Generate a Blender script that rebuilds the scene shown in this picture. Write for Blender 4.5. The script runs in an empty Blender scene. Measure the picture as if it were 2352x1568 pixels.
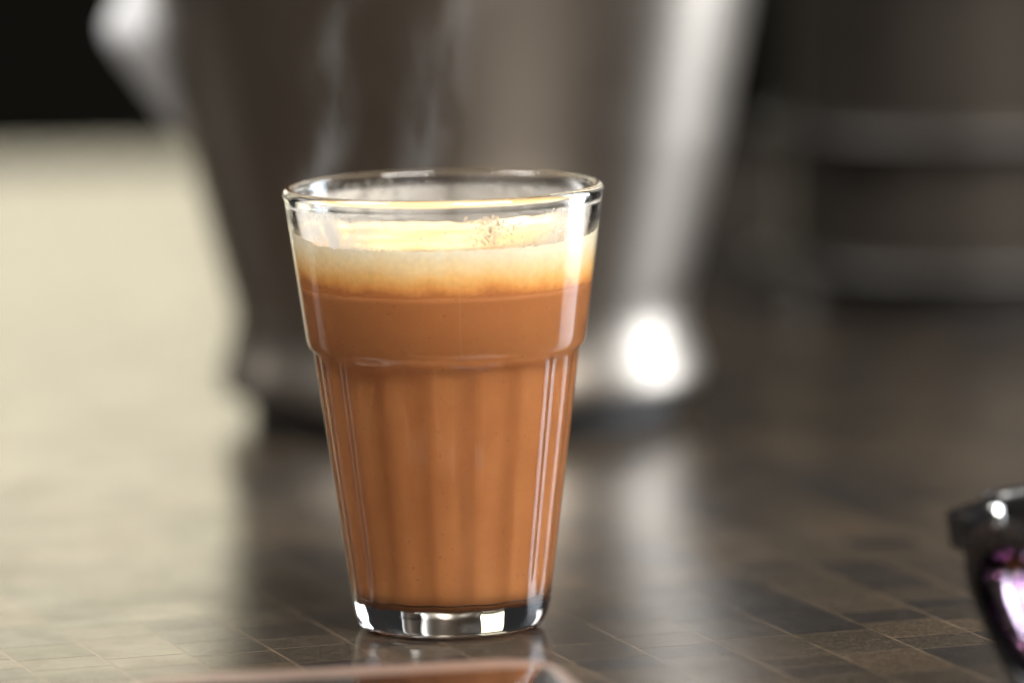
import bpy, bmesh, math, random
from mathutils import Vector, Matrix, noise

scn = bpy.context.scene
col = scn.collection
R = math.radians

# ------------------------------------------------------------------ camera
cd = bpy.data.cameras.new('camera'); cam = bpy.data.objects.new('camera', cd); col.objects.link(cam)
scn.camera = cam
yaw, pitch, roll = R(.60), R(7.27), R(1.15)
fw = Vector((math.sin(yaw)*math.cos(pitch), math.cos(yaw)*math.cos(pitch), -math.sin(pitch)))
rt = fw.cross(Vector((0, 0, 1))).normalized(); up = rt.cross(fw)
rt, up = math.cos(roll)*rt - math.sin(roll)*up, math.sin(roll)*rt + math.cos(roll)*up
cam.matrix_world = Matrix(((rt.x, up.x, -fw.x, 0), (rt.y, up.y, -fw.y, -1.226), (rt.z, up.z, -fw.z, .2119), (0, 0, 0, 1)))
cd.sensor_width = 36; cd.lens = 36*14500/2352
cd.clip_start = .05; cd.clip_end = 50
cd.dof.use_dof = True; cd.dof.focus_distance = 1.214; cd.dof.aperture_fstop = 5.6
cd.dof.aperture_blades = 0

# ------------------------------------------------------------------ world and lamps
w = bpy.data.worlds.new('World'); scn.world = w; w.use_nodes = True
bg = w.node_tree.nodes['Background']; bg.inputs[0].default_value = (.9, .95, 1, 1); bg.inputs[1].default_value = .022

def area(name, loc, target, sx, sy, radiance, color):
    l = bpy.data.lights.new(name, 'AREA'); l.shape = 'RECTANGLE'; l.size = sx; l.size_y = sy
    l.energy = radiance*math.pi*sx*sy; l.color = color
    o = bpy.data.objects.new(name, l); col.objects.link(o); o.location = loc
    o.rotation_euler = (Vector(target)-Vector(loc)).to_track_quat('-Z', 'Y').to_euler()
    return o
area('window_light_behind', (-.72, 3.25, .46), (-.2, 0, .1), 1.25, .56, 2.35, (1, .91, .67))
area('window_light_left', (-1.7, 1.15, .55), (0, 0, .05), .35, .50, 2.2, (1, .97, .93))
area('doorway_light_right', (1.35, .72, .25), (0, .15, .05), .58, 1.5, 14.5, (.83, .91, 1))
area('ceiling_light_right', (.75, -1.0, 1.45), (0, .1, .05), 1.1, .9, 36, (1, .97, .92))
area('spout_fill_light', (-.92, .05, 1.35), (-.06, .25, .08), .65, .65, 25, (1, .98, .95))  # added unseen fill lamp, brightens the spout and the tea's left side

# ------------------------------------------------------------------ render and colour
vs = scn.view_settings
vs.view_transform = 'Standard'; vs.look = 'None'; vs.gamma = 1; vs.exposure = 0; vs.use_curve_mapping = False
scn.render.engine = 'CYCLES'
cy = scn.cycles
cy.max_bounces = 24; cy.transmission_bounces = 20; cy.glossy_bounces = 10; cy.diffuse_bounces = 4
cy.transparent_max_bounces = 16; cy.caustics_refractive = True; cy.caustics_reflective = True
cy.blur_glossy = .3; cy.sample_clamp_indirect = 12
cy.use_denoising = True

# ------------------------------------------------------------------ helpers
def tag(o, label=None, cat=None, group=None, kind=None):
    if label: o['label'] = label
    if cat: o['category'] = cat
    if group: o['group'] = group
    if kind: o['kind'] = kind
    return o

def empty(name, loc=(0, 0, 0), rz=0):
    o = bpy.data.objects.new(name, None); col.objects.link(o); o.location = loc; o.rotation_euler = (0, 0, rz)
    o.empty_display_size = .01
    return o

def obj(name, mesh, mat=None, parent=None, smooth=True):
    if isinstance(mesh, bmesh.types.BMesh):
        bm = mesh; me = bpy.data.meshes.new(name)
        bmesh.ops.recalc_face_normals(bm, faces=bm.faces[:]); bm.to_mesh(me); bm.free(); mesh = me
    if smooth:
        for p in mesh.polygons: p.use_smooth = True
    if mat and not mesh.materials: mesh.materials.append(mat)
    o = bpy.data.objects.new(name, mesh); col.objects.link(o)
    if parent: o.parent = parent
    return o

def bevel(o, w_, seg=3, ang=35):
    m = o.modifiers.new('bevel', 'BEVEL'); m.width = w_; m.segments = seg; m.limit_method = 'ANGLE'; m.angle_limit = R(ang)
    return o

def pl(pts, x):
    if x <= pts[0][0]: return pts[0][1]
    for (a, b), (c, d) in zip(pts, pts[1:]):
        if x <= c: return b+(d-b)*(x-a)/(c-a) if c > a else d
    return pts[-1][1]

def smoothstep(a, b, x):
    t = min(1, max(0, (x-a)/(b-a))); return t*t*(3-2*t)

def rings_mesh(bm, rings, close_start=True, close_end=True, loop=False):
    vr = [[bm.verts.new(p) for p in r] for r in rings]
    n = len(vr[0])
    pairs = list(zip(vr, vr[1:])) + ([(vr[-1], vr[0])] if loop else [])
    for a, b in pairs:
        for i in range(n):
            bm.faces.new((a[i], a[(i+1) % n], b[(i+1) % n], b[i]))
    def cap(r):
        c = bm.verts.new(sum((v.co for v in r), Vector())/n)
        for i in range(n): bm.faces.new((r[i], r[(i+1) % n], c))
    if close_start: cap(vr[0])
    if close_end: cap(vr[-1])
    return vr

def lathe(profile, n=96, close_start=True, close_end=True):
    bm = bmesh.new()
    rings_mesh(bm, [[(r*math.cos(2*math.pi*i/n), r*math.sin(2*math.pi*i/n), z) for i in range(n)] for r, z in profile], close_start, close_end)
    return bm

def round_profile(pts, rad=.0012, seg=5):
    """Rounds the inner corners of an (r, z) polyline."""
    out = [pts[0]]
    for a, b, c in zip(pts, pts[1:], pts[2:]):
        A, B, C_ = Vector(a), Vector(b), Vector(c)
        d1, d2 = (A-B), (C_-B)
        k = min(rad, d1.length*.45, d2.length*.45)
        p, q = B+d1.normalized()*k, B+d2.normalized()*k
        for i in range(seg+1):
            t = i/seg
            out.append(tuple((1-t)**2*p + 2*t*(1-t)*B + t*t*q))
    out.append(pts[-1]); return out

class NT:
    def __init__(s, name):
        s.m = bpy.data.materials.new(name); s.m.use_nodes = True; s.t = s.m.node_tree; s.n = s.t.nodes
        s.p = s.n['Principled BSDF']; s.out = s.n['Material Output']
    def node(s, typ, **k):
        x = s.n.new(typ)
        for a, b in k.items(): setattr(x, a, b)
        return x
    def link(s, a, b): s.t.links.new(a, b)
    def set(s, **k):
        for a, b in k.items():
            i = s.p.inputs[a.replace('_', ' ')]
            i.default_value = (*b, 1) if isinstance(b, tuple) and len(b) == 3 and i.type == 'RGBA' else b
        return s
    def coord(s, scale=(1, 1, 1), which='Object'):
        tc = s.node('ShaderNodeTexCoord'); mp = s.node('ShaderNodeMapping'); mp.inputs['Scale'].default_value = scale
        s.link(tc.outputs[which], mp.inputs['Vector']); return mp.outputs[0]
    def noise(s, vec, scale, detail=4, rough=.55):
        x = s.node('ShaderNodeTexNoise'); x.inputs['Scale'].default_value = scale; x.inputs['Detail'].default_value = detail
        x.inputs['Roughness'].default_value = rough; s.link(vec, x.inputs['Vector']); return x.outputs['Fac']
    def ramp(s, fac, stops):
        x = s.node('ShaderNodeValToRGB'); e = x.color_ramp.elements
        while len(e) < len(stops): e.new(.5)
        for el, (p, c) in zip(e, stops):
            el.position = p; el.color = (*c, 1) if not isinstance(c, (int, float)) else (c, c, c, 1)
        s.link(fac, x.inputs[0]); return x.outputs[0]
    def math(s, op, a, b=None, clamp=False):
        x = s.node('ShaderNodeMath', operation=op, use_clamp=clamp)
        for i, v in enumerate((a, b)):
            if v is None: continue
            if isinstance(v, (int, float)): x.inputs[i].default_value = v
            else: s.link(v, x.inputs[i])
        return x.outputs[0]
    def mix(s, fac, a, b, mode='MIX'):
        x = s.node('ShaderNodeMix', data_type='RGBA', blend_type=mode)
        for i, v in ((0, fac), (6, a), (7, b)):
            if isinstance(v, (int, float)): x.inputs[i].default_value = v
            elif isinstance(v, tuple): x.inputs[i].default_value = (*v, 1)
            else: s.link(v, x.inputs[i])
        return x.outputs[2]
    def bump(s, h, strength=.2, dist=.0005):
        x = s.node('ShaderNodeBump'); x.inputs['Strength'].default_value = strength; x.inputs['Distance'].default_value = dist
        s.link(h, x.inputs['Height']); s.link(x.outputs[0], s.p.inputs['Normal'])
    def base(s, c): s.link(c, s.p.inputs['Base Color'])

# ------------------------------------------------------------------ materials
def mat_wood():
    k = NT('laminate_wood')
    oi = k.node('ShaderNodeObjectInfo')
    at = k.node('ShaderNodeAttribute', attribute_name='tone')      # tone of the small pieces joined in one mesh
    use = k.node('ShaderNodeAttribute', attribute_name='joined')
    mx = k.node('ShaderNodeMix', data_type='FLOAT')
    k.link(use.outputs['Fac'], mx.inputs[0]); k.link(oi.outputs['Random'], mx.inputs[2]); k.link(at.outputs['Fac'], mx.inputs[3])
    tone = k.ramp(mx.outputs[0], [(0, (.012, .0108, .0102)), (.28, (.017, .0140, .0115)), (.4, (.0225, .0175, .0130)), (.8, (.029, .0220, .0150)), (1, (.038, .0275, .018))])
    tc = k.node('ShaderNodeNewGeometry')
    mp = k.node('ShaderNodeMapping'); mp.inputs['Rotation'].default_value = (0, 0, R(-17.4)); mp.inputs['Scale'].default_value = (1, 7, 1)
    k.link(tc.outputs['Position'], mp.inputs['Vector'])
    g = k.noise(mp.outputs[0], 260, 5, .7)
    mp2 = k.node('ShaderNodeMapping'); mp2.inputs['Rotation'].default_value = (0, 0, R(-17.4)); mp2.inputs['Scale'].default_value = (1, .22, 1)
    k.link(tc.outputs['Position'], mp2.inputs['Vector'])
    f = k.noise(mp2.outputs[0], 1500, 3, .8)
    g2 = k.math('ADD', k.math('MULTIPLY', g, .55), k.math('MULTIPLY', f, .45))
    c = k.mix(1, tone, k.ramp(g2, [(.38, .30), (.5, 1.0), (.62, 2.1)]), 'MULTIPLY')
    k.base(c)
    r = k.noise(tc.outputs['Position'], 45, 4)
    k.link(k.ramp(r, [(.3, .18), (.7, .25)]), k.p.inputs['Roughness'])
    k.set(IOR=1.5)
    k.bump(g2, .16, .0002)
    return k.m

def mat_joint():
    k = NT('laminate_joint')
    tc = k.node('ShaderNodeNewGeometry')
    n = k.noise(tc.outputs['Position'], 90, 3)
    k.base(k.ramp(n, [(.35, (.042, .031, .021)), (.65, (.105, .075, .050))])); k.set(Roughness=.22)
    return k.m

def mat_glass():
    k = NT('clear_glass'); k.set(Base_Color=(.985, .995, .99), Roughness=0.0, IOR=1.5, Transmission_Weight=1.0)
    k.link(k.ramp(k.noise(k.coord((1, 1, .5)), 160, 5, .65), [(.54, 0), (.72, .11)]), k.p.inputs['Roughness']); return k.m

def mat_water():
    k = NT('water_drop'); k.set(Base_Color=(1, 1, 1), Roughness=0.0, IOR=1.33, Transmission_Weight=1.0); return k.m

def mat_tea():
    k = NT('milk_tea')
    v = k.coord()
    n = k.ramp(k.noise(v, 42, 5, .65), [(.3, 0), (.7, 1)]); sp = k.noise(v, 1500, 1)
    c = k.mix(n, (.385, .142, .046), (.46, .186, .064))
    c = k.mix(k.ramp(sp, [(.70, 0), (.78, .6)]), c, (.20, .07, .03))
    tc = k.node('ShaderNodeTexCoord'); sep = k.node('ShaderNodeSeparateXYZ'); k.link(tc.outputs['Object'], sep.inputs[0])
    sed = k.math('ADD', k.math('DIVIDE', k.math('SUBTRACT', sep.outputs[2], .0053), .0060), k.math('MULTIPLY', k.math('SUBTRACT', n, .5), .25))
    c = k.mix(k.ramp(sed, [(.05, .75), (.25, .35), (.6, 0)]), c, (.13, .045, .020))      # tea dust settled on the bottom
    k.base(c); k.set(Roughness=.6, Specular_IOR_Level=.1, Subsurface_Weight=.0)
    return k.m

Z_FOAM0, Z_FOAM1 = .0671, .0764
def mat_foam():
    k = NT('milk_foam')
    tc = k.node('ShaderNodeTexCoord'); sep = k.node('ShaderNodeSeparateXYZ'); k.link(tc.outputs['Object'], sep.inputs[0])
    v = tc.outputs['Object']
    n = k.noise(v, 110, 5, .6)
    h = k.math('DIVIDE', k.math('SUBTRACT', sep.outputs[2], Z_FOAM0), Z_FOAM1-Z_FOAM0)
    lean = k.math('MULTIPLY', sep.outputs[0], 3.0)                # the left side has drained further
    h = k.math('ADD', k.math('ADD', h, lean), k.math('MULTIPLY', k.math('SUBTRACT', n, .5), .55))
    c = k.ramp(h, [(0.0, (.52, .19, .06)), (.14, (.80, .36, .10)), (.32, (.95, .58, .21)), (.58, (.98, .76, .42)), (.90, (.99, .90, .69))])
    b = k.noise(v, 900, 3, .6)
    c = k.mix(1, c, k.ramp(b, [(.3, .94), (.7, 1.05)]), 'MULTIPLY')
    # patches of gold on the surface
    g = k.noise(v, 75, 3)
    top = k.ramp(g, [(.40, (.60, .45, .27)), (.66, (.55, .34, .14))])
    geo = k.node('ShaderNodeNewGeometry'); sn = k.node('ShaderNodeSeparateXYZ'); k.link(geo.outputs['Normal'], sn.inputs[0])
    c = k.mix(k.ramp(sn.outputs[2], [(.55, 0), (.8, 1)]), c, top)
    k.base(c); k.set(Roughness=.7, Specular_IOR_Level=.15, Subsurface_Weight=.0, Subsurface_Scale=1.0, Subsurface_Radius=(.003, .0026, .0018))
    k.bump(b, .15, .0003)
    return k.m

def mat_fog():
    k = NT('condensation_film')
    tc = k.node('ShaderNodeTexCoord'); at = k.node('ShaderNodeAttribute', attribute_name='fog')
    n = k.noise(tc.outputs['Object'], 240, 5, .65)
    f = k.math('MULTIPLY', at.outputs['Fac'], k.ramp(n, [(.32, .3), (.55, 1)]))
    d = k.node('ShaderNodeBsdfDiffuse'); d.inputs[0].default_value = (.9, .88, .84, 1)
    tl = k.node('ShaderNodeBsdfTranslucent'); tl.inputs[0].default_value = (.9, .88, .84, 1)
    ad = k.node('ShaderNodeMixShader'); k.link(d.outputs[0], ad.inputs[1]); k.link(tl.outputs[0], ad.inputs[2]); ad.inputs[0].default_value = .5
    tr = k.node('ShaderNodeBsdfTransparent'); ms = k.node('ShaderNodeMixShader')
    k.link(f, ms.inputs[0]); k.link(tr.outputs[0], ms.inputs[1]); k.link(ad.outputs[0], ms.inputs[2])
    k.link(ms.outputs[0], k.out.inputs['Surface'])
    return k.m

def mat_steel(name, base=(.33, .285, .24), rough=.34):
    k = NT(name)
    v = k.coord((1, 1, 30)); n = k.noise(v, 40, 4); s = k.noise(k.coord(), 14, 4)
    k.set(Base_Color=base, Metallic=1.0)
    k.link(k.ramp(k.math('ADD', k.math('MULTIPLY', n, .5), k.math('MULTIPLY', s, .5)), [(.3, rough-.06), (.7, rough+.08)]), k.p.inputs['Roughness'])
    return k.m

def mat_plain(name, c, rough=.4, metal=0., **kw):
    k = NT(name); k.set(Base_Color=c, Roughness=rough, Metallic=metal, **kw)
    n = k.noise(k.coord(), 300, 3); k.link(k.ramp(n, [(.3, max(0, rough-.05)), (.7, rough+.05)]), k.p.inputs['Roughness'])
    return k.m

def mat_lens():
    k = NT('coated_lens')
    fr = k.node('ShaderNodeFresnel'); fr.inputs[0].default_value = 1.75
    gl = k.node('ShaderNodeBsdfGlossy'); gl.inputs[0].default_value = (1, .88, .98, 1); gl.inputs[1].default_value = .02
    tr = k.node('ShaderNodeBsdfTransparent'); tr.inputs[0].default_value = (.95, .93, .95, 1)
    ms = k.node('ShaderNodeMixShader'); k.link(fr.outputs[0], ms.inputs[0]); k.link(tr.outputs[0], ms.inputs[1]); k.link(gl.outputs[0], ms.inputs[2])
    k.link(ms.outputs[0], k.out.inputs['Surface']); return k.m

def mat_wall():
    k = NT('dark_wall'); n = k.noise(k.coord(), 3, 4)
    k.base(k.ramp(n, [(.3, (.004, .004, .0035)), (.7, (.008, .007, .0055))])); k.set(Roughness=.9, Specular_IOR_Level=0.0); return k.m

def mat_steam():
    k = NT('steam'); k.n.remove(k.p)
    tc = k.node('ShaderNodeTexCoord'); sep = k.node('ShaderNodeSeparateXYZ'); k.link(tc.outputs['Object'], sep.inputs[0])
    X, Y, Z = sep.outputs
    mp = k.node('ShaderNodeMapping'); mp.inputs['Scale'].default_value = (1, 1, .38); mp.inputs['Rotation'].default_value = (0, R(-22), 0)
    k.link(tc.outputs['Object'], mp.inputs['Vector'])
    n = k.ramp(k.noise(mp.outputs[0], 150, 4), [(.40, 0), (.68, 1)])
    def wisp(x0, slope, wd, amp):
        u = k.math('DIVIDE', k.math('SUBTRACT', X, k.math('ADD', k.math('MULTIPLY', k.math('SUBTRACT', Z, .085), slope), k.math('ADD', k.math('MULTIPLY', k.math('SINE', k.math('MULTIPLY', Z, 150)), .0028), x0))), wd)
        g = k.math('EXPONENT', k.math('MULTIPLY', k.math('MULTIPLY', u, u), -1))
        return k.math('MULTIPLY', g, amp)
    d = k.math('ADD', wisp(-.0085, .42, .0060, 20), wisp(-.0275, .30, .0034, 17))
    rise = k.ramp(k.math('DIVIDE', k.math('SUBTRACT', Z, .080), .06), [(0, 1), (.35, .55), (1, .30)])
    v = k.node('ShaderNodeVolumePrincipled'); v.inputs['Color'].default_value = (1, .97, .95, 1)
    v.inputs['Anisotropy'].default_value = .3
    k.link(k.math('MULTIPLY', k.math('MULTIPLY', d, n), rise), v.inputs['Density'])
    k.link(v.outputs[0], k.out.inputs['Volume']); return k.m

M = dict(wood=mat_wood(), joint=mat_joint(), glass=mat_glass(), water=mat_water(), tea=mat_tea(), foam=mat_foam(), fog=mat_fog(),
         steel=mat_steel('jug_steel'), spout=mat_plain('spout_lit_white', (.92, .92, .93), .35), steel2=mat_steel('canister_steel', (.085, .073, .062), .42), band=mat_steel('band_steel', (.10, .095, .09), .46), wall=mat_wall(), lens=mat_lens(), steam=mat_steam(),  # spout: white base colour stands in for bright light on the steel
         black=mat_plain('black_acetate', (.005, .0045, .0045), .26, Specular_IOR_Level=.35), foot_black=mat_plain('black_foot', (.012, .012, .012), .6),  # black foot colour carries the shade of the canister's recessed foot
         rose=mat_plain('rose_case', (.165, .112, .088), .34, 0.), screen=mat_plain('phone_glass', (.006, .006, .007), .05),
         silver=mat_plain('hinge_metal', (.75, .75, .74), .2, 1.))

# ------------------------------------------------------------------ table
rnd = random.Random(5)
table = tag(empty('table', (0, .42, 0)), 'dark brown table topped with small staggered wood blocks', 'table')
TX0, TX1, TY0, TY1 = -.40, .50, -.74, .53         # table extents about its own centre
def quadbox(bm, corners, z0, z1):
    n = len(corners)
    a = [bm.verts.new((x, y, z0)) for x, y in corners]; b = [bm.verts.new((x, y, z1)) for x, y in corners]
    bm.faces.new(b); bm.faces.new(a[::-1])
    for i in range(n): bm.faces.new((a[i], a[(i+1) % n], b[(i+1) % n], b[i]))
bm = bmesh.new(); quadbox(bm, [(TX0, TY0), (TX1, TY0), (TX1, TY1), (TX0, TY1)], -.026, -.00002)
obj('table_top', bm, M['joint'], table, smooth=False)

TH = R(-72.6); du = Vector((math.cos(TH), math.sin(TH))); dv = Vector((-math.sin(TH), math.cos(TH)))
STRIP, GAP, OFF = .0162, .00055, .0237
def clip_rect(poly):
    def cut(poly, axis, lim, sign):
        out = []
        for i in range(len(poly)):
            p, q = poly[i], poly[(i+1) % len(poly)]
            a, b = sign*(lim-p[axis]), sign*(lim-q[axis])
            if a >= 0: out.append(p)
            if a*b < 0:
                t = a/(a-b); out.append((p[0]+(q[0]-p[0])*t, p[1]+(q[1]-p[1])*t))
        return out
    for ax, lim, s in ((0, TX0+.001, -1), (0, TX1-.001, 1), (1, TY0+.001, -1), (1, TY1-.001, 1)):
        if len(poly) < 3: return []
        poly = cut(poly, ax, lim, s)
    return poly if len(poly) >= 3 else []
LENS = (.0105, .0120, .0135, .0150, .0170, .0230)
proto = {}
near, far = [], []
ty = .42
for k in range(-45, 46):
    v0, v1 = OFF+STRIP*k+GAP/2, OFF+STRIP*(k+1)-GAP/2
    u = -1.3 - rnd.random()*.03
    while u < 1.3:
        L = rnd.choice(LENS); c2 = du*(u+L/2)+dv*(v0+v1)/2
        u += L
        if not (TX0-.03 < c2.x < TX1+.03 and TY0-.03 < c2.y-ty < TY1+.03): continue
        inside = TX0+.02 < c2.x < TX1-.02 and TY0+.02 < c2.y-ty < TY1-.02
        near.append((L, c2)) if inside else far.append((L, c2))
# the pieces that show largest: nearest to the camera and inside the picture
def inview(c):
    d = Vector((c.x, c.y, 0))-Vector((0, -1.226, .2119)); zf = d.dot(fw)
    return abs(d.dot(rt)/zf) < 1250/14500 and abs(d.dot(up)/zf) < 860/14500
seen = sorted([t for t in near if inview(t[1])], key=lambda t: t[1].y)
single, rest = seen[:300], seen[300:]
sid = set(id(t) for t in single)
rest = [t for t in near if id(t) not in sid]
for L, c2 in single:
    if L not in proto:
        bm = bmesh.new(); a, b = L/2-GAP*.4, STRIP/2-GAP/2
        quadbox(bm, [tuple(du*x+dv*y) for x, y in ((-a, -b), (a, -b), (a, b), (-a, b))], -.003, 0)
        me = bpy.data.meshes.new('wood_block'); bmesh.ops.recalc_face_normals(bm, faces=bm.faces[:]); bm.to_mesh(me); bm.free()
        me.materials.append(M['wood']); proto[L] = me
    o = bpy.data.objects.new('wood_block', proto[L]); col.objects.link(o); o.parent = table
    o.location = (c2.x, c2.y-ty, 0)
bm = bmesh.new(); tl = bm.faces.layers.float.new('tone'); jl = bm.faces.layers.float.new('joined')
for L, c2 in rest+far:
    a, b = L/2-GAP*.4, STRIP/2-GAP/2
    c3 = c2-Vector((0, ty))
    poly = clip_rect([tuple(c3+du*x+dv*y) for x, y in ((-a, -b), (a, -b), (a, b), (-a, b))])
    if len(poly) < 3: continue
    n0 = len(bm.faces); quadbox(bm, poly, -.003, 0); bm.faces.ensure_lookup_table()
    t = rnd.random()
    for f in bm.faces[n0:]: f[tl] = t; f[jl] = 1
tag(obj('wood_blocks', bm, M['wood'], table, smooth=False), kind='stuff')

# ------------------------------------------------------------------ dark wall beyond the table
bm = bmesh.new(); quadbox(bm, [(-3, 0), (3, 0), (3, .1), (-3, .1)], -.9, .04)
o = tag(obj('wall', bm, M['wall'], None, smooth=False), 'dark low wall beyond the table', kind='structure'); o.location = (0, 2.6, 0)

# ------------------------------------------------------------------ tea glass
NF, SEG = 16, 14
N = NF*SEG
OUT = [(.0166, .0001), (.0182, .0009), (.0190, .0026), (.0195, .0052), (.0228, .0292), (.0261, .0533),
       (.0265, .0541), (.0272, .0549), (.0275, .0560), (.0294, .0698), (.0312, .0828)]
def r_out(z):
    return pl([(b, a) for a, b in OUT], z)
def facet(th, s):
    """rounded ribs with soft grooves between them"""
    ph = (th/(2*math.pi)*NF + .5) % 1 - .5
    g = (.5-.5*math.cos(2*math.pi*ph))**1.6
    return 1-.027*g*s
def r_in(z):
    return pl([(.0052, .0128), (.0056, .0146), (.0066, .0162), (.0085, .01705), (.0292, .0201), (.0520, .0231), (.0560, .0248), (.0600, .0259), (.0828, .0292), (.0850, .0297)], z)
TH0 = -math.pi/2 + math.pi/NF*0
def ring(fn, z):
    return [(fn(i, z)*math.cos(TH0+2*math.pi*i/N), fn(i, z)*math.sin(TH0+2*math.pi*i/N), z) for i in range(N)]
rings = []
# underside, slightly domed, centre first
for r, z in ((.004, .0011), (.009, .0009), (.0135, .0005), (.0155, .0002)):
    rings.append(ring(lambda i, z_, r=r: r, z))
zs = [.0001, .0005, .0009, .0016, .0026, .0038, .0052] + [.0052+(.0530-.0052)*i/24 for i in range(1, 25)] + \
     [.0534, .0538, .0542, .0546, .0550, .0555, .0561, .0570, .0600, .0650, .0700, .0750, .0790, .0815, .0828]
for z in zs:
    s = smoothstep(.0025, .0120, z)*(1-smoothstep(.0531, .0545, z))
    rings.append(ring(lambda i, z_, s=s: r_out(z_)*facet(2*math.pi*i/N, s), z))
# lip
cr = .5*(.0312+.0292)+.0001; hw = .5*(.0316-.0290)
for t in range(0, 11):
    a = math.pi*t/10
    r = cr+hw*.98*math.cos(a); z = .0840+.0012*math.sin(a)
    if t in (0, 10): z = .0838
    rings.append(ring(lambda i, z_, r=r: r, z))
zi = [.0815, .0780, .0740, .0700, .0650, .0600, .0580, .0560, .0545, .0530, .0515] + [.0500-.0415*i/14 for i in range(15)] + [.0075, .0066, .0060, .0056, .0053]
for z in zi: rings.append(ring(lambda i, z_: r_in(z_), z))
for r, z in ((.011, .0050), (.007, .0048), (.003, .0047)): rings.append(ring(lambda i, z_, r=r: r, z))
bm = bmesh.new(); rings_mesh(bm, rings)
GS = (.992, .992, 1.020)
glass = tag(empty('tea_glass', (0, -.003, 0)), 'clear tapered tea glass with vertical ribs below a plain smooth collar', 'glass')
glass.scale = GS
obj('glass_body', bm, M['glass'], glass)

# condensation: a thin misty film and many small drops on the inside of the wall above the tea
def fog_amount(th, z):
    """th = 0 towards the camera, positive to the right"""
    f = 0
    f += 1.0*math.exp(-((th+.95)/.42)**2)*(1-smoothstep(.0815, .0832, z))          # left of the front
    f += .50*math.exp(-((th+1.7)/.5)**2)
    f += .95*math.exp(-((th-1.10)/.42)**2)*(1-smoothstep(.0820, .0835, z))          # right of the front
    f += .40*math.exp(-((abs(th)-2.6)/.6)**2)*(.5+.5*(th < 0))
    return min(1, f+.10)
bm = bmesh.new(); fl = bm.verts.layers.float.new('fog'); nz = 14
vr = []
for j in range(nz+1):
    z = .0755+(.0830-.0755)*j/nz; row = []
    for i in range(N):
        th = 2*math.pi*i/N; a = TH0+th
        v = bm.verts.new(((r_in(z)-.00008)*math.cos(a), (r_in(z)-.00008)*math.sin(a), z))
        v[fl] = fog_amount((th+math.pi) % (2*math.pi)-math.pi, z)*(1-smoothstep(.0822, .0830, z)); row.append(v)
    vr.append(row)
for a, b in zip(vr, vr[1:]):
    for i in range(N): bm.faces.new((a[i], a[(i+1) % N], b[(i+1) % N], b[i]))
tag(obj('mist', bm, M['fog'], glass), 'thin grey mist on the inside of the glass wall', kind='stuff')

bm = bmesh.new(); rd = random.Random(3)
def drop(th, z, s):
    a = TH0+th; r = r_in(z)
    m = Matrix.Translation((r*math.cos(a), r*math.sin(a), z)) @ Matrix.Rotation(a, 4, 'Z') @ Matrix.Diagonal((.28*s, s*rd.uniform(.8, 1.2), s*rd.uniform(.9, 1.3), 1))
    bmesh.ops.create_icosphere(bm, subdivisions=2, radius=1, matrix=m)
for _ in range(280): drop(rd.gauss(.31, .08), rd.uniform(.0764, .0820), rd.uniform(.00010, .00026))
for _ in range(90): drop(rd.gauss(.90, .14), rd.uniform(.0770, .0825), rd.uniform(.00010, .00030))
for _ in range(25): drop(rd.gauss(-.12, .10), rd.uniform(.0768, .0795), rd.uniform(.00010, .00022))
for _ in range(130): drop(-2.45+rd.gauss(0, .28), rd.uniform(.0790, .0838), rd.uniform(.00018, .00045))
for _ in range(25): drop(rd.uniform(1.9, 3.1), rd.uniform(.0800, .0836), rd.uniform(.00015, .00035))
tag(obj('droplets', bm, M['water'], glass), 'tiny water drops beading inside the rim', kind='stuff')

# ------------------------------------------------------------------ the tea
tea = tag(empty('milk_tea', (0, -.003, 0)), 'brown milk tea with a cream and golden foam head filling the glass', 'tea')
tea.scale = GS
E_ = .00006
zz = [.0054, .0058, .0062, .0070, .0085] + [.0085+(.0675-.0085)*i/30 for i in range(1, 31)]
bm = bmesh.new()
n2 = 128
rings_mesh(bm, [[((r_in(z)+E_)*math.cos(2*math.pi*i/n2), (r_in(z)+E_)*math.sin(2*math.pi*i/n2), z-.0001) for i in range(n2)] for z in zz])
obj('liquid', bm, M['tea'], tea)
def foam_edge(th):
    """height of the foam's edge on the wall; th = 0 towards the camera, positive to the right"""
    base = pl([(-3.15, .0772), (-2.4, .0778), (-1.9, .0790), (-1.55, .0786), (-1.2, .0768), (-.93, .0756), (-.5, .0757), (0, .0757), (.7, .0757),
               (1.2, .0762), (1.7, .0775), (2.2, .0792), (2.5, .0788), (2.8, .0768), (3.0, .0764), (3.15, .0772)], th)
    p = Vector((math.cos(th), math.sin(th), 0))
    return base + noise.fractal(p*16, 1.0, 2, 5)*(.00022+.00022*smoothstep(.2, .7, -th)*(th > -1.4)) + (noise.fractal(p*7+Vector((3, 1, 0)), 1, 2, 4)*.0008 if abs(th) > 2 else 0)
NFm = 640
bm = bmesh.new(); rr = []
for t in (0, .004, .01, .12, .25, .38, .5, .63, .75, .88, .98, .995, 1):
    r_ = []
    for i in range(NFm):
        th = 2*math.pi*i/NFm; a = TH0+th; e = foam_edge((th+math.pi) % (2*math.pi)-math.pi)
        lo = Z_FOAM0-.0004+noise.fractal(Vector((math.cos(th), math.sin(th), 5))*9, 1, 2, 5)*.00035
        z = lo+(e-lo)*t; r_.append(((r_in(z)+E_+.00003)*math.cos(a), (r_in(z)+E_+.00003)*math.sin(a), z))
    rr.append(r_)
def surf(x, y):
    return .0755 + noise.fractal(Vector((x, y, 0))*150, 1, 2, 4)*.00022
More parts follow.
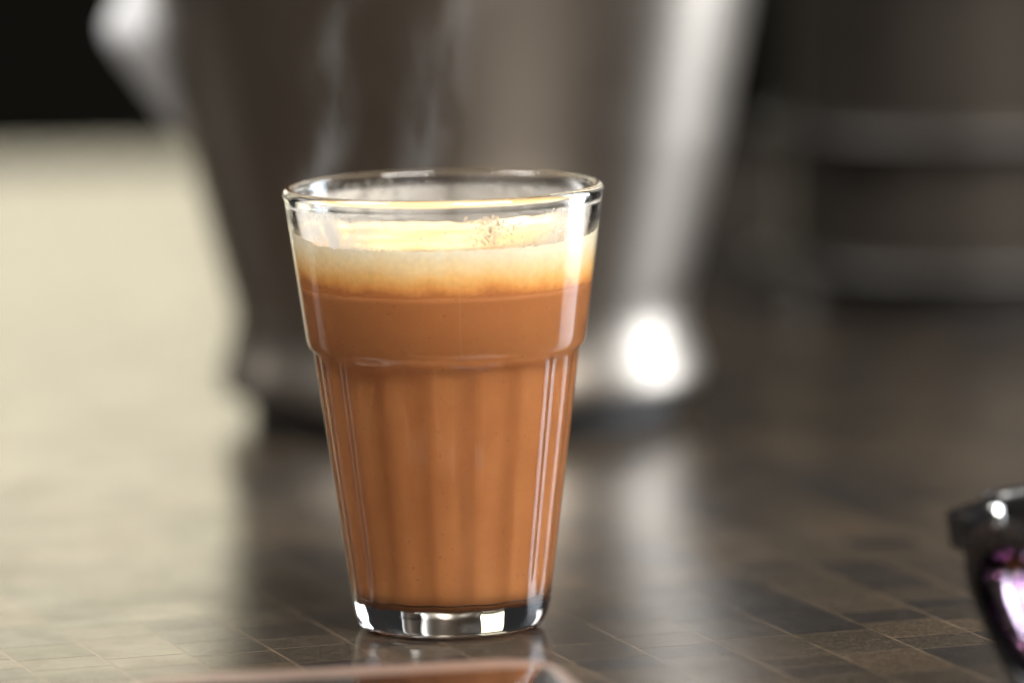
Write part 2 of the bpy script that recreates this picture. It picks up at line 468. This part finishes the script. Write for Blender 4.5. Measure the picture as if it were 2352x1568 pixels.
for k, q in enumerate((.00025, .0008, .0018, .0035, .006, .009, .0125, .016, .020, .024)):
    r_ = []
    for i in range(NFm):
        th = 2*math.pi*i/NFm; a = TH0+th; e = foam_edge((th+math.pi) % (2*math.pi)-math.pi)
        rad = r_in(.0757)-q
        b = max(0, e-.0757)
        z = surf(rad*math.cos(a), rad*math.sin(a)) + b*math.exp(-q/.0006)
        if k == 0: rad = r_in(e)-q; z = e-.00008
        r_.append((rad*math.cos(a), rad*math.sin(a), z))
    rr.append(r_)
rings_mesh(bm, rr)
obj('foam', bm, M['foam'], tea)

# ------------------------------------------------------------------ steam
bm = bmesh.new()
rings_mesh(bm, [[(xc+wx*math.cos(2*math.pi*q/20), .003+.007*math.sin(2*math.pi*q/20), z) for q in range(20)]
                for z, xc, wx in ((.0770, -.012, .010), (.0790, -.013, .013), (.0840, -.015, .0125), (.0880, -.017, .022), (.1000, -.013, .024), (.1250, -.004, .026), (.1450, .002, .026))])
tag(obj('steam', bm, M['steam']), 'faint wisps of steam rising from the hot tea', 'steam', kind='stuff')

# ------------------------------------------------------------------ steel jug behind the glass
jug = tag(empty('steel_jug', (.0034, .3010, .0002)), 'stainless steel jug with a flared foot and spout standing behind the tea glass', 'jug')
jug.scale = (1.005, 1.005, 1)
JW = [(.0530, .0060), (.0570, .0066), (.0583, .0085), (.0585, .0105), (.0578, .0135), (.0565, .0170), (.0553, .0215), (.0549, .0255), (.0554, .0290), (.0572, .0350), (.0655, .0680), (.0722, .1010), (.0795, .1380), (.0810, .1400)]
out = round_profile(JW, .0016, 4)
inn = [(r-.0009, z) for r, z in reversed(out) if z > .010]
bm = lathe([(.002, .0075)]+[(.048, .007)]+out+[(.0806, .1406)]+inn+[(.002, .0105)], 128)
obj('body', bm, M['steel'], jug)
obj('foot', lathe(round_profile([(.046, .0072), (.0515, .0070), (.0515, .0002), (.046, .0)], .0008, 3), 96), M['foot_black'], jug)
# spout on the left: a short cone from the wall to a domed top shaped to catch light
def jr(z): return pl([(b, a) for a, b in JW], z)
SP_P = [(.064, -.0020), (.070, .0020), (.080, .0072), (.088, .0115), (.0925, .0135), (.0955, .0135), (.0985, .0118), (.1020, .0085), (.1080, .0045), (.1150, -.0010)]
SP_W = [(.064, .004), (.080, .0100), (.094, .0155), (.1020, .0165), (.1150, .0150)]
bm = bmesh.new(); rs = []
for q in range(31):
    z = .064+(.115-.064)*q/30; pz = pl(SP_P, z); wz = pl(SP_W, z); xc = -(jr(z)-.006)
    rs.append([(xc-(pz+.006)*math.cos(a), wz*math.sin(a), z) for a in [2*math.pi*i/32 for i in range(32)]])
rings_mesh(bm, rs)
o = obj('spout', bm, M['spout'], jug); sm = o.modifiers.new('smooth', 'SMOOTH'); sm.iterations = 6; sm.factor = .5
# handle on the far side
def tube(path, rad, n=14, seg=30, flat=1.0):
    bm = bmesh.new(); rings = []
    P = []
    for j in range(seg+1):
        t = j/seg*(len(path)-1); i = min(int(t), len(path)-2); f = t-i
        p0, p1, p2, p3 = [Vector(path[max(0, min(len(path)-1, q))]) for q in (i-1, i, i+1, i+2)]
        P.append(.5*((2*p1)+(p2-p0)*f+(2*p0-5*p1+4*p2-p3)*f*f+(3*p1-p0-3*p2+p3)*f**3))
    for j, c in enumerate(P):
        d = (P[min(seg, j+1)]-P[max(0, j-1)]).normalized(); s = d.cross(Vector((0, 0, 1)) if abs(d.z) < .95 else Vector((0, 1, 0))).normalized(); q = s.cross(d)
        rings.append([c+s*rad*math.cos(2*math.pi*k/n)+q*rad*flat*math.sin(2*math.pi*k/n) for k in range(n)])
    rings_mesh(bm, rings); return bm

# ------------------------------------------------------------------ banded steel canister at the right
can = tag(empty('steel_canister', (.1446, .4979, .0002)), 'dark steel canister with two raised bands at the right edge behind the jug', 'canister')
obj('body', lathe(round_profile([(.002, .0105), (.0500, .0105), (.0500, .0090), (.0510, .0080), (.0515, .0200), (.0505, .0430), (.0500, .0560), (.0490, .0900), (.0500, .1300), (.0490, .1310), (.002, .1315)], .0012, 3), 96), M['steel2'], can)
for z0 in (.0140, .0500):
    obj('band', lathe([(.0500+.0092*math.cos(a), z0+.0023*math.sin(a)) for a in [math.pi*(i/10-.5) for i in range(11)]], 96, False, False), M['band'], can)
obj('foot', lathe(round_profile([(.030, .0095), (.0470, .0095), (.0480, .0), (.030, .0)], .0008, 3), 96), M['foot_black'], can)
for a in (R(198), R(318), R(78)):
    bm = lathe(round_profile([(.001, .0), (.0042, .0), (.0042, .0088), (.001, .0092)], .001, 3), 24)
    o = obj('foot_stud', bm, M['silver'], can); o.location = (.0475*math.cos(a), .0475*math.sin(a), .0)

# ------------------------------------------------------------------ phone lying in front
ph = tag(empty('mobile_phone', (-.0090, -.1672, .0002), R(9.5)), 'rose metal mobile phone with black screen lying flat in front of the glass', 'phone')
def rrect(wd, ht, r, n=8):
    p = []
    for cx, cy_, a0 in ((wd/2-r, ht/2-r, 0), (-wd/2+r, ht/2-r, 90), (-wd/2+r, -ht/2+r, 180), (wd/2-r, -ht/2+r, 270)):
        for i in range(n+1):
            a = R(a0+90*i/n); p.append((cx+r*math.cos(a), cy_+r*math.sin(a)))
    return p
def slab(wd, ht, r, z0, z1, edge):
    bm = bmesh.new(); rs = []
    for ins, z in ((edge, z0), (edge*.3, z0+edge*.3), (0, z0+edge), (0, z1-edge), (edge*.3, z1-edge*.3), (edge, z1)):
        rs.append([(x, y, z) for x, y in rrect(wd-2*ins, ht-2*ins, r-ins)])
    rings_mesh(bm, rs); return bm
PW, PH = .0815, .156
obj('case', slab(PW, PH, .0125, 0, .0080, .0024), M['rose'], ph)
sc_ = obj('screen', slab(PW-.0064, PH-.020, .0035, .0070, .00815, .0002), M['screen'], ph); sc_.location = (0, -.002, 0)

# ------------------------------------------------------------------ spectacles at the right edge
sp = tag(empty('spectacles', (0, 0, 0)), 'black thick framed spectacles with pink tinted lens reflections at the right edge', 'spectacles')
FW_, FH_ = .142, .043
def lens_pt(a, sx, sz, side):
    """wayfarer shaped outline; a measured from the outer side, anticlockwise seen from the front-left lens"""
    c, s = math.cos(a), math.sin(a)
    e = 2/2.9
    x = math.copysign(abs(c)**e, c)*sx; z = math.copysign(abs(s)**e, s)*sz
    x *= 1+(.18 if z > 0 else .38)*(z/sz)                    # wider at the top
    z += .0016*(x/sx)*-1*(z > 0)           # brow lifts towards the outer end
    return x, z
def rim(side):
    cx = side*.0355; n = 72; outer, inner = [], []
    for i in range(n):
        a = 2*math.pi*i/n
        xo, zo = lens_pt(a, .0295, .0200, side); xi, zi_ = lens_pt(a, .0245, .0155, side)
        zi_ -= .0008
        outer.append((cx+xo*-side*-1 if side > 0 else cx-xo*-1*-1, zo)); inner.append((cx+xi if side > 0 else cx-xi, zi_))
    return outer, inner
def bow(x): return .0045*(x/.07)**2        # gentle wrap of the front
def front_piece(side):
    outer, inner = rim(side); bm = bmesh.new()
    loops = []
    for pts, y in ((outer, -.0022), (inner, -.0022), (inner, .0022), (outer, .0022)):
        loops.append([(x, y+bow(x), z) for x, z in pts])
    rings_mesh(bm, loops, False, False, loop=True); return bm, inner
LEN = []
for side in (-1, 1):
    bm, inner = front_piece(side)
    o = bevel(obj('rim', bm, M['black'], sp), .0009, 3, 50)
    bm = bmesh.new(); cx = side*.0355; rs = []
    for y0, sgn in ((-.0009, 1), (.0007, -1)):
        order = (0.02, .25, .5, .75, 1.015) if sgn > 0 else (1.015, .75, .5, .25, .02)
        for q in order:
            rs.append([(cx+(x-cx)*q, y0+bow(cx+(x-cx)*q) + .0022*q*q, -.0008+(z+.0008)*q) for x, z in inner])
    rings_mesh(bm, rs); obj('lens', bm, M['lens'], sp)
    # end piece and temple
    xe = side*.0665
    bm = bmesh.new(); quadbox(bm, [(xe-.0045, bow(.066)-.0020), (xe+.0045, bow(.066)-.0018), (xe+.0045, bow(.066)+.0075), (xe-.0005*side-.0012, bow(.066)+.0075)] if side > 0 else
                              [(xe-.0045, bow(.066)-.0018), (xe+.0045, bow(.066)-.0020), (xe+.0012+.0005, bow(.066)+.0075), (xe-.0045, bow(.066)+.0075)], .0100, .0185)
    bevel(obj('end_piece', bm, M['black'], sp, smooth=False), .0010, 3)
    bm = bmesh.new(); rs = []
    for t in range(25):
        u = t/24; y = bow(.066)+.0070+.135*u; drop_ = 0 if u < .68 else ((u-.68)/.32)**1.6*.055
        hh = .0055-.0018*math.sin(math.pi*min(1, u*1.3)); xx = xe+side*.002-side*.006*u
        zc = .0145-drop_-.004*u
        rs.append([(xx+.0019*math.cos(k_), y, zc+hh*math.sin(k_)) for k_ in [2*math.pi*q/16 for q in range(16)]])
    rings_mesh(bm, rs); tm = obj('temple', bm, M['black'], sp)
    bm = lathe([(.0001, -.0036), (.0013, -.0036), (.0013, .0036), (.0001, .0036)], 16); o = obj('hinge', bm, M['silver'], tm); o.location = (xe-side*.0018, bow(.066)+.0070, .0145)
bm = bmesh.new(); rs = []
for t in range(13):
    u = t/12*2-1; rs.append([(u*.0085, .0020*math.cos(a)+bow(0), .0095+.0022*(1-u*u)+.0034*math.sin(a)) for a in [2*math.pi*q/16 for q in range(16)]])
rings_mesh(bm, rs); obj('bridge', bm, M['black'], sp)
tilt, alpha = R(-10), R(62)
# local left end (-x) is the end seen in the picture; local +y is the way the temples point
rot = Matrix.Rotation(-alpha, 4, 'Z') @ Matrix.Rotation(-tilt, 4, 'X')
corner = rot @ Vector((-.071, bow(.066), .0185))
target = Vector((.0906, -.0960, .0357))
sp.matrix_world = Matrix.Translation(target-corner*.88) @ rot @ Matrix.Scale(.88, 4)
